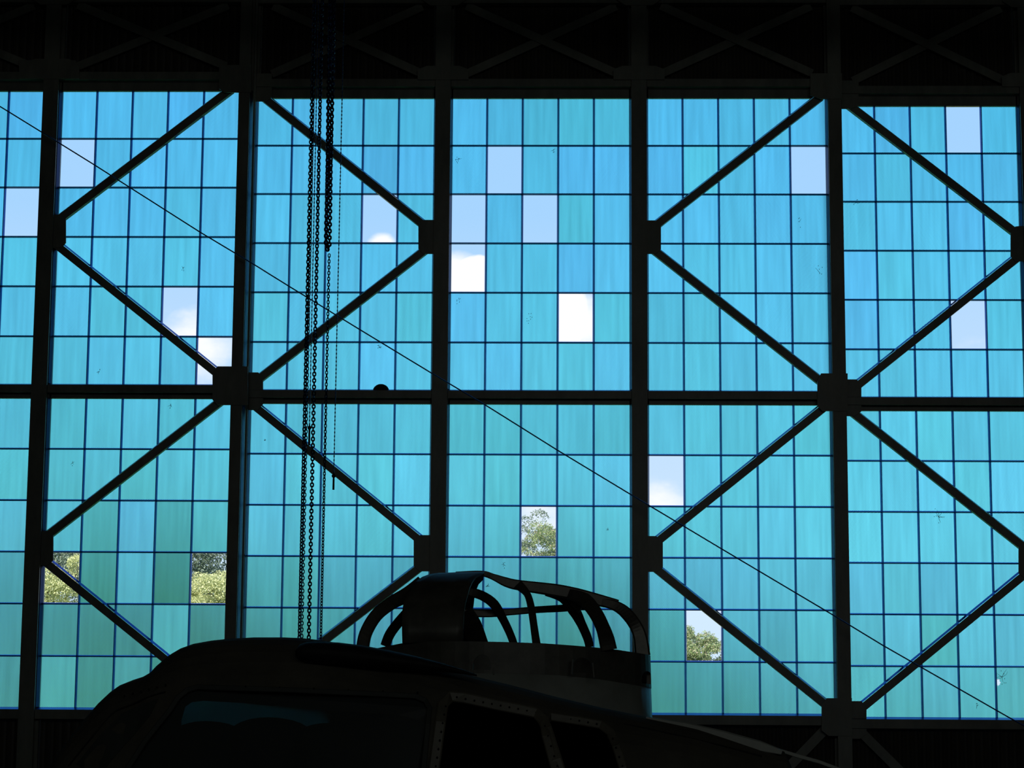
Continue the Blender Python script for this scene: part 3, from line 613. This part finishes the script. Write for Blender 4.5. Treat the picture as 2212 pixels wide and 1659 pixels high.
# trims around the windows
def ring(name, pts, wd, m, off=.012, th=.02, closed=True, root=craft):
    bm = bmesh.new(); P = [Vector((x, surfY(x, z, off), z)) for x, z in pts]
    if closed: P = P+[P[0]]
    strip(bm, P, wd, th); o = mk(name, bm, m); under(o, root); return o
def grow(pts, d):
    cxx = sum(p[0] for p in pts)/len(pts); czz = sum(p[1] for p in pts)/len(pts)
    out = []
    for i in range(len(pts)):
        a, b_, c_ = Vector(pts[i-1]), Vector(pts[i]), Vector(pts[(i+1) % len(pts)]); t_ = (c_-a).normalized(); nrm = Vector((-t_.y, t_.x))
        if nrm.dot(b_-Vector((cxx, czz))) < 0: nrm = -nrm
        out.append(tuple(b_+nrm*d))
    return out
ring('window_trim', grow(winw[0], .012), .028, M['skin_dark'])
ring('window_trim', grow(winw[1], .026), .058, M['trim'])
ring('window_trim', grow(winw[2], .022), .046, M['trim'])
# glazing
bm = bmesh.new(); prism(bm, grow(fw, .02), YA+.66, YA+.665); o = mk('far_window', bm, M['plexi'], label='dim teal see-through far window'); under(o, craft)
gl = grow(winw[0], .006); bm = bmesh.new()
fr = [bm.verts.new((x, surfY(x, z, -.012), z)) for x, z in gl]; bk = [bm.verts.new((x, surfY(x, z, -.016), z)) for x, z in gl]
bm.faces.new(fr); bm.faces.new(bk[::-1])
for i in range(len(gl)): j = (i+1) % len(gl); bm.faces.new((fr[i], bk[i], bk[j], fr[j]))
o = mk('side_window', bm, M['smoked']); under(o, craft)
# seats inside
for k_, (px, py, wpx) in enumerate(((450, 1558, 150), (585, 1550, 165), (715, 1562, 150))):
    c = at(px, py, YA+.1); wv = wpx/5000*YA/2; bm = bmesh.new(); pr = []
    for i in range(13):
        a = PI*i/12; pr.append((c.x+wv*math.cos(a), c.z-.09+.09*math.sin(a)))
    pr += [(c.x-wv*1.1, .75), (c.x+wv*1.1, .75)]
    prism(bm, pr, YA, YA+.22); o = mk('seat_back', bm, M['inner']); under(o, craft)
b = bmesh.new(); box(b, ptop[0][0]+.35, ptop[-1][0]-.5, YA-.45, YA+.45, .6, .76); o = mk('cabin_floor', b, M['inner']); under(o, craft)
# rivets
def rivets(pairs, n_, name='rivets', r=.0062):
    bm = bmesh.new()
    for (p, q), cnt in zip(pairs, n_):
        for i in range(cnt):
            t_ = i/max(cnt-1, 1); px, py = p[0]+(q[0]-p[0])*t_, p[1]+(q[1]-p[1])*t_; w_ = at(px, py, YS)
            bmesh.ops.create_uvsphere(bm, u_segments=6, v_segments=4, radius=r, matrix=Matrix.Translation((w_.x, surfY(w_.x, w_.z, .022), w_.z)))
    o = mk(name, bm, M['black'], kind='stuff'); under(o, craft)
rivets([((985, 1505), (1290, 1563)), ((962, 1525), (943, 1655)), ((1177, 1568), (1204, 1655)), ((1318, 1575), (1345, 1655)), ((250, 1500), (350, 1478)), ((455, 1480), (900, 1495))], [17, 8, 5, 5, 6, 7])
# panel seams
def seam(pp, wd=.009):
    P = []
    for px, py in pp: w_ = at(px, py, YS); P.append(Vector((w_.x, surfY(w_.x, w_.z, .004), w_.z)))
    bm = bmesh.new(); strip(bm, P, wd, .008); o = mk('panel_seam', bm, M['black']); under(o, craft)
seam([(238, 1532), (270, 1521), (310, 1504), (350, 1493)]); seam([(130, 1655), (180, 1596), (225, 1542), (238, 1532)])
seam([(1350, 1562), (1450, 1583), (1560, 1608), (1660, 1634)])
# doubler plates lighter along the roof edge
def plate(name, pp, m, off=.006):
    P = []
    for px, py in pp: w_ = at(px, py, YS); P.append(Vector((w_.x, surfY(w_.x, w_.z, off), w_.z)))
    bm = bmesh.new(); a = [bm.verts.new(p) for p in P]; b_ = [bm.verts.new(p+Vector((0, .01, 0))) for p in P]; h = len(P)//2
    for i in range(h-1): bm.faces.new((a[i], a[i+1], a[-2-i], a[-1-i])); bm.faces.new((b_[i+1], b_[i], b_[-1-i], b_[-2-i]))
    for i in range(len(P)): j = (i+1) % len(P); bm.faces.new((a[j], a[i], b_[i], b_[j]))
    o = mk(name, bm, m); under(o, craft)
plate('rear_quarter_panel', [(150, 1650), (205, 1585), (250, 1540), (300, 1518), (335, 1508), (318, 1545), (285, 1585), (262, 1610), (235, 1640), (200, 1690)], M['skin_dark'])
# air scoop: a long teardrop lying on the roof's near slope
sp_pts = [(641, 1411, 8), (650, 1410, 18), (665, 1411, 24), (690, 1412, 26), (730, 1415, 27), (780, 1420, 26), (840, 1427, 22), (900, 1434, 16), (950, 1441, 10), (1000, 1451, 5), (1030, 1459, 2)]
bm = bmesh.new(); rings = []
for px, py, hh in sp_pts:
    Yq = YA-.52; c = at(px, py, Yq); h = hh/5000*Yq
    rings.append([bm.verts.new((c.x, Yq+.17*math.cos(2*PI*k/20)*min(1, h/.05), c.z+h*math.sin(2*PI*k/20))) for k in range(20)])
for r0, r1 in zip(rings, rings[1:]):
    for i in range(20): bm.faces.new((r0[i], r0[(i+1) % 20], r1[(i+1) % 20], r1[i]))
bm.faces.new(rings[0]); bm.faces.new(rings[-1][::-1]); o = mk('air_scoop', bm, M['black'], None, True, label='black teardrop air scoop'); under(o, craft)
# roof edge strips running forward, the first paled to put in sky light caught there
bm = bmesh.new(); strip(bm, [at(px, py, YA-.25) for px, py in ((1395, 1552), (1480, 1571), (1560, 1592), (1640, 1612), (1688, 1625))], [.02, .055, .07, .06, .03], .05); o = mk('roof_sheen_strip', bm, M['tub_light']); under(o, craft)
bm = bmesh.new(); strip(bm, [at(px, py, YA-.1) for px, py in ((1670, 1616), (1720, 1632), (1770, 1646), (1830, 1668), (1900, 1695))], [.016, .022, .02, .018, .012], .02); o = mk('nose_bar', bm, M['tub_light']); under(o, craft)
# landing wheels
for x, y in ((XA0+1.0, YA-.55), (XA0+1.0, YA+.55), (XA1-1.0, YA)):
    bm = bmesh.new(); bmesh.ops.create_cone(bm, segments=28, radius1=.24, radius2=.24, depth=.16, cap_ends=True, matrix=Matrix.Rotation(PI/2, 4, 'X')); bmesh.ops.bevel(bm, geom=[e_ for e_ in bm.edges if len(e_.link_faces) == 2 and abs(e_.verts[0].co.y-e_.verts[1].co.y) < 1e-4], offset=.03, segments=2, affect='EDGES')
    bmesh.ops.translate(bm, verts=bm.verts, vec=(x, y, .24)); o = mk('wheel', bm, M['tyre']); under(o, craft)
    bm = bmesh.new(); tube(bm, [Vector((x, y, .24)), Vector((x, y+(.0), .62))], .035, 8); o = mk('wheel_strut', bm, M['skin_dark']); under(o, craft)
# ------------------------------------------------------------------ farther aircraft section with bare canopy frame
YT = 16.5; BW = .80
xl, xr = at(768, 1400, YT).x, at(1405, 1400, YT).x; xm, ha = (xl+xr)/2, (xr-xl)/2
turr = empty('canopy_section', (xm, YT, 0), label='bare canopy frame without glass on a round tub, behind the dark aircraft cabin', cat='aircraft')
rimtab = [(768, 1409), (800, 1403), (870, 1389), (950, 1385.5), (1000, 1385), (1100, 1387), (1180, 1390), (1260, 1396), (1330, 1403), (1400, 1414), (1410, 1418)]
lowtab = [(768, 1470), (900, 1456), (1060, 1454), (1200, 1458), (1300, 1468), (1400, 1485), (1410, 1490)]
def px_of(x, y): return CX+F*((Vector((x, y, 2.3))-CAM).dot(CR)/(Vector((x, y, 2.3))-CAM).dot(_f))
def rimz(th, tab, sc_=1.0):
    x = xm+ha*math.cos(th); yn = YT-BW*abs(math.sin(th)); return at(px_of(x, yn), interp(tab, px_of(x, yn)), yn).z
def tub(lo_scale, off=0.0, ztop_off=0.0, band=True):
    bm = bmesh.new(); K_ = 64; levels = []
    for lv in range(2 if band else 4):
        rr = []
        for k in range(K_):
            th = 2*PI*k/K_; c, s = math.cos(th), math.sin(th)
            if band: z = rimz(th, rimtab)+ztop_off if lv == 0 else rimz(th, lowtab)-off*0; sc_ = 1.0 if lv == 0 else 1.006
            else: z = (rimz(th, lowtab)+.01, rimz(th, lowtab)-.25, 1.2, .55)[lv]; sc_ = (1.004, 1.012, 1.0, .8)[lv]
            if ztop_off and lv == (1 if band else 3): z -= ztop_off if band else -.04
            rr.append(bm.verts.new((xm+(ha*sc_-off)*c, YT+(BW*sc_-off)*s, z)))
        levels.append(rr)
    for r0, r1 in zip(levels, levels[1:]):
        for i in range(K_): bm.faces.new((r0[i], r0[(i+1) % K_], r1[(i+1) % K_], r1[i]))
    bm.faces.new(levels[0]); bm.faces.new(levels[-1][::-1]); return bm
arch = []
for px, py, wpx, hpx in ((1042, 1457, 38, 42), (1258, 1462, 40, 42), (1398, 1487, 26, 36)):
    for_y = YT-BW*(.95 if px < 1350 else .15)
    pr = []; c = at(px, py, for_y); wv = wpx/5000*for_y/2; hv = hpx/5000*for_y
    for i in range(9): a = PI*i/8; pr.append((c.x+wv*math.cos(a), c.z+hv*.5+hv*.5*math.sin(a)))
    pr += [(c.x-wv, c.z+.03), (c.x+wv, c.z+.03)]; b = bmesh.new(); prism(b, pr, YT-1.2, YT-.05); arch.append(b)
me = boolean(tub(1, 0, 0, True), [tub(1, .03, .06, True)]+arch); o = mk('tub_band', me, M['tub']); under(o, turr)
bm = tub(1, 0, 0, False); o = mk('fuselage_section', bm, M['tub_light'], None, True); under(o, turr)
for px, py in ((1022, 1441), (1064, 1443), (1237, 1443), (1280, 1450)):
    P = [at(px, py-18, YT-BW*.93), at(px+(-2 if px < 1050 or 1200 < px < 1260 else 3), py+14, YT-BW*.96)]; bm = bmesh.new(); strip(bm, [p-Vector((0, .03, 0)) for p in P], .012, .03); o = mk('arch_rib', bm, M['tub']); under(o, turr)
# canopy bars: (points px,py,lateral -1 near .. +1 far, width px)
def bar(name, pts, m=M['turret'], depth=.045, sub=4):
    # Catmull-Rom smoothing
    P = [(Vector((p[0], p[1], p[2])), p[3]) for p in pts]; out = []
    for i in range(len(P)-1):
        p0, p1, p2, p3 = P[max(i-1, 0)], P[i], P[i+1], P[min(i+2, len(P)-1)]
        for j in range(sub):
            t_ = j/sub; cr = lambda a, b, c, d: .5*((2*b)+(c-a)*t_+(2*a-5*b+4*c-d)*t_*t_+(3*b-a-3*c+d)*t_**3)
            out.append((cr(p0[0], p1[0], p2[0], p3[0]), p1[1]+(p2[1]-p1[1])*t_))
    out.append(P[-1]); pw = []; wd = []
    for v, w_ in out: Yp = YT+v.z*BW*.93; pw.append(at(v.x, v.y, Yp)); wd.append(w_/5000*Yp)
    bm = bmesh.new(); strip(bm, pw, wd, depth); o = mk(name, bm, m); under(o, turr); return o
# hoops, near side first
bar('rear_hoop', [(783, 1402, -.55, 28), (790, 1368, -.5, 27), (812, 1330, -.42, 27), (845, 1303, -.3, 28), (882, 1283, -.15, 32), (915, 1258, 0, 34)])
bar('rear_hoop', [(832, 1396, .6, 21), (842, 1370, .5, 21), (862, 1343, .4, 21), (885, 1318, .25, 22)])
bar('top_spine', [(985, 1242, -.05, 14), (1040, 1239, -.02, 12), (1065, 1246, 0, 13), (1092, 1257, 0, 20), (1120, 1264, 0, 22), (1200, 1275, 0, 27), (1250, 1285, 0, 27), (1300, 1298, 0, 25), (1335, 1306, 0, 20)])
bar('side_longeron', [(990, 1324, .55, 17), (1060, 1325, .6, 16), (1100, 1322, .6, 14), (1160, 1317, .6, 14), (1225, 1313, .5, 15), (1262, 1306, .4, 24), (1290, 1306, .3, 14)])
bar('canopy_hoop', [(1004, 1276, .2, 19), (1040, 1286, .25, 20), (1068, 1306, .4, 21), (1088, 1340, .6, 18), (1103, 1372, .75, 17), (1110, 1392, .8, 17)])
bar('diagonal_strut', [(1003, 1322, .45, 36), (1020, 1350, .6, 40), (1033, 1392, .85, 44)])
bar('canopy_hoop', [(1118, 1262, -.1, 22), (1138, 1282, -.3, 15), (1147, 1310, -.55, 16), (1153, 1350, -.8, 16), (1159, 1392, -.97, 18)])
bar('canopy_hoop', [(1180, 1276, .1, 22), (1215, 1290, .25, 22), (1240, 1318, .4, 26), (1256, 1348, .55, 20), (1269, 1378, .7, 19), (1274, 1398, .75, 18)])
bar('canopy_hoop', [(1228, 1282, -.05, 20), (1262, 1295, -.2, 30), (1285, 1322, -.4, 30), (1301, 1353, -.6, 30), (1310, 1380, -.75, 34), (1315, 1404, -.8, 36)])
bar('front_hoop', [(1300, 1300, .0, 18), (1330, 1309, -.02, 22), (1352, 1324, -.05, 26), (1372, 1350, -.1, 27), (1383, 1378, -.12, 30), (1388, 1416, -.14, 34)])
bar('front_gusset', [(1240, 1290, .05, 30), (1262, 1306, .1, 46)])
# skinned hoop panel: curved sheet
bm = bmesh.new()
oL = [(1388, 869), (1350, 868), (1320, 869), (1300, 872), (1282, 878), (1270, 886), (1256, 898), (1246, 912), (1240, 928), (1237.5, 950)]
oR = [(1388, 1000), (1350, 1001), (1320, 1003), (1300, 1006), (1282, 1011), (1270, 1014), (1258, 1020), (1250, 1028), (1243, 1040), (1236, 1046)]
rows = []
for i, ((y_, xl_), (_, xr_)) in enumerate(zip(oL, oR)):
    lat = -.97*math.sqrt(max(0, 1-((1388-y_)/152)**2)) if y_ > 1237 else 0
    rw = []
    for k in range(9):
        t_ = k/8; yy = y_ + ((-2.5)*math.sin(t_*PI/2) if i == len(oL)-1 else 0); rw.append(at(xl_+(xr_-xl_)*t_, yy, YT+lat*BW*.9+.02*math.cos(t_*PI)))
    rows.append(rw)
# mirrored far half
for i in range(len(rows)-2, -1, -1):
    rw = []
    for p in rows[i]: rw.append(Vector((p.x, 2*YT-p.y, p.z)))
    rows.append(rw)
front = [[bm.verts.new(p) for p in r_] for r_ in rows]
cen = Vector((xm, YT, at(940, 1388, YT).z-.2))
back = [[bm.verts.new(p+(Vector((p.x, YT, cen.z))-p).normalized()*.015) for p in r_] for r_ in rows]
for i in range(len(rows)-1):
    for k in range(8):
        bm.faces.new((front[i][k], front[i][k+1], front[i+1][k+1], front[i+1][k])); bm.faces.new((back[i][k+1], back[i][k], back[i+1][k], back[i+1][k+1]))
    bm.faces.new((front[i][0], front[i+1][0], back[i+1][0], back[i][0])); bm.faces.new((front[i+1][8], front[i][8], back[i][8], back[i+1][8]))
for k in range(8): bm.faces.new((front[0][k+1], front[0][k], back[0][k], back[0][k+1])); bm.faces.new((front[-1][k], front[-1][k+1], back[-1][k+1], back[-1][k]))
o = mk('hoop_panel', bm, M['tub'], None, True); under(o, turr)
# cradle under the section
for x in (xm-.6, xm+.6):
    bm = bmesh.new(); box(bm, x-.08, x+.08, YT-.6, YT+.6, 0, .1); box(bm, x-.05, x+.05, YT-.5, YT-.4, .1, .8); box(bm, x-.05, x+.05, YT+.4, YT+.5, .1, .8); box(bm, x-.05, x+.05, YT-.5, YT+.5, .48, .56)
    o = mk('cradle', bm, M['steel']); under(o, turr)
# ------------------------------------------------------------------ outdoors
boxo('ground', -300, 300, 30.7, 420, -.3, -.05, M['grass'], kind='structure', label='sunlit grass ground outside the doors')
def foliage(name, parent, m, clumps, per, leaf, seed, flat=.8):
    r_ = np.random.default_rng(seed); C = np.array([c[:3] for c in clumps]); R = np.array([c[3] for c in clumps]); n_ = len(C)*per
    ci = np.repeat(np.arange(len(C)), per); d = r_.normal(size=(n_, 3)); d /= np.linalg.norm(d, axis=1)[:, None]
    d[:, 2] = np.where(d[:, 2] < -.25, -d[:, 2], d[:, 2]); rad_ = r_.uniform(.55, 1.05, n_)**.6
    P = C[ci]+d*(rad_*R[ci])[:, None]*np.array([1, 1, flat])
    ax = d*.6+r_.normal(size=(n_, 3))*.5+np.array([0, 0, -.55]); ax /= np.linalg.norm(ax, axis=1)[:, None]
    up = r_.normal(size=(n_, 3))+d*1.2; sd_ = np.cross(ax, up); sd_ /= np.linalg.norm(sd_, axis=1)[:, None]; nn = np.cross(ax, sd_)
    s = leaf*r_.uniform(.6, 1.3, n_)[:, None]
    v = np.stack([P, P+ax*s*.5+sd_*s*.28, P+ax*s+nn*s*.15, P+ax*s*.5-sd_*s*.28], 1).reshape(-1, 3)
    me = bpy.data.meshes.new(name); me.vertices.add(len(v)); me.vertices.foreach_set('co', v.ravel().astype('f'))
    me.loops.add(n_*4); me.loops.foreach_set('vertex_index', np.arange(n_*4, dtype='i')); me.polygons.add(n_)
    me.polygons.foreach_set('loop_start', np.arange(0, n_*4, 4, dtype='i')); me.polygons.foreach_set('loop_total', np.full(n_, 4, 'i')); me.update(); me.materials.append(m)
    o = bpy.data.objects.new(name, me); COL.objects.link(o); o.parent = parent; o['kind'] = 'stuff'; return o
def tree(label, x, y, h, rx, ry, rz, m, nc, cr, per, leaf, seed, trunk_r=.25, grp='trees outside beyond the hangar doors', name='leafy_tree'):
    r_ = random.Random(seed); t_ = empty(name, (x, y, -.05), label=label, cat='tree', group=grp); cl = []; czt = h-rz
    for i in range(nc):
        u = r_.uniform(-1, 1); a = r_.uniform(0, 2*PI); q = math.sqrt(1-u*u); k_ = r_.uniform(.55, 1)
        cl.append((q*math.cos(a)*(rx-cr)*k_, q*math.sin(a)*(ry-cr)*k_, czt+u*(rz-cr)*k_, cr*r_.uniform(.65, 1.15)))
    foliage('foliage', t_, m, cl, per, leaf, seed)
    bm = bmesh.new(); tube(bm, [Vector((0, 0, 0)), Vector((.1, 0, czt*.5)), Vector((0, .1, czt))], [trunk_r, trunk_r*.8, trunk_r*.5], 9); mk('trunk', bm, M['bark'], t_)
    bm = bmesh.new()
    for c in cl[::max(1, nc//26)]:
        s = Vector((0, 0, czt*r_.uniform(.45, .9))); e_ = Vector(c[:3]); tube(bm, [s, s.lerp(e_, .5)+Vector((0, 0, .25)), e_], [trunk_r*.35, trunk_r*.2, .03], 5)
    mk('branches', bm, M['bark'], t_)
    return t_
def hgt(py, Y): return at(1106, py, Y).z
def xx(px, Y): return at(px, 1300, Y).x
tree('yellow-green bushy tree filling the left openings', xx(95, 84), 84, hgt(1140, 84), 3.0, 2.2, 4.6, M['leaf_bright'], 75, .62, 900, .085, 1, .3)
tree('yellow-green tree seen through the opening beside the post with the chains', xx(455, 84), 84, hgt(1185, 84), 3.0, 2.2, 4.2, M['leaf_bright'], 75, .62, 900, .085, 2, .3)
tree('darker green tree rising behind the two yellow-green trees', xx(285, 96), 96, hgt(1045, 96), 6.0, 3.4, 5.8, M['leaf_dark'], 260, .95, 340, .12, 3, .35)
tree('green tree with pink blossom seen through the opening above the canopy frame', xx(1172, 92), 92, hgt(1110, 92), 3.1, 2.4, 5.0, M['leaf_bloom'], 380, .45, 380, .075, 4, .26)
tree('feathery tree behind the pink-flowering one, its tips against the sky', xx(1160, 99), 99, hgt(1088, 99), 3.0, 2.2, 5.4, M['leaf_dark'], 280, .45, 240, .085, 5, .25)
tree('blossoming tree whose crown slopes down in the lower right opening', xx(1475, 90), 90, hgt(1335, 90), 3.0, 2.4, 3.3, M['leaf_bloom'], 330, .40, 400, .075, 6, .24)
tree('low green tree left of the lower right opening', xx(1325, 104), 104, hgt(1300, 104), 2.6, 2.4, 3.4, M['leaf_dark'], 90, .8, 150, .2, 7, .25)
tree('green tree behind the middle leaf, between chains and canopy frame', xx(760, 92), 92, hgt(1230, 92), 3.4, 2.8, 4.4, M['leaf_dark'], 120, 1.0, 150, .2, 8, .3)
tree('low bushy tree outside at the far right', xx(2000, 104), 104, hgt(1470, 104), 3.6, 3, 2.6, M['leaf_dark'], 80, 1.0, 150, .22, 9, .3)
tree('low spreading tree right of the blossoming tree', xx(1590, 97), 97, hgt(1402, 97), 2.4, 2.4, 2.9, M['leaf_bloom'], 150, .5, 160, .13, 10, .28)
tree('tall green tree outside at the far left edge', xx(-250, 104), 104, hgt(1110, 104), 2.9, 2.8, 5.0, M['leaf_dark'], 120, 1.0, 150, .2, 12, .3)
# long clipped hedge closing the ground line
hd = empty('hedge', (0, 118, -.05), label='long dark green hedge on the ground beyond all the trees', cat='hedge')
cl = [(x*1.3-62, random.uniform(-.6, .6), random.uniform(.6, 2.9), 1.1) for x in range(96)]+[(x*1.3-62, random.uniform(-.6, .6), .8, 1.1) for x in range(96)]
foliage('foliage', hd, M['leaf_dark'], cl, 150, .32, 77)
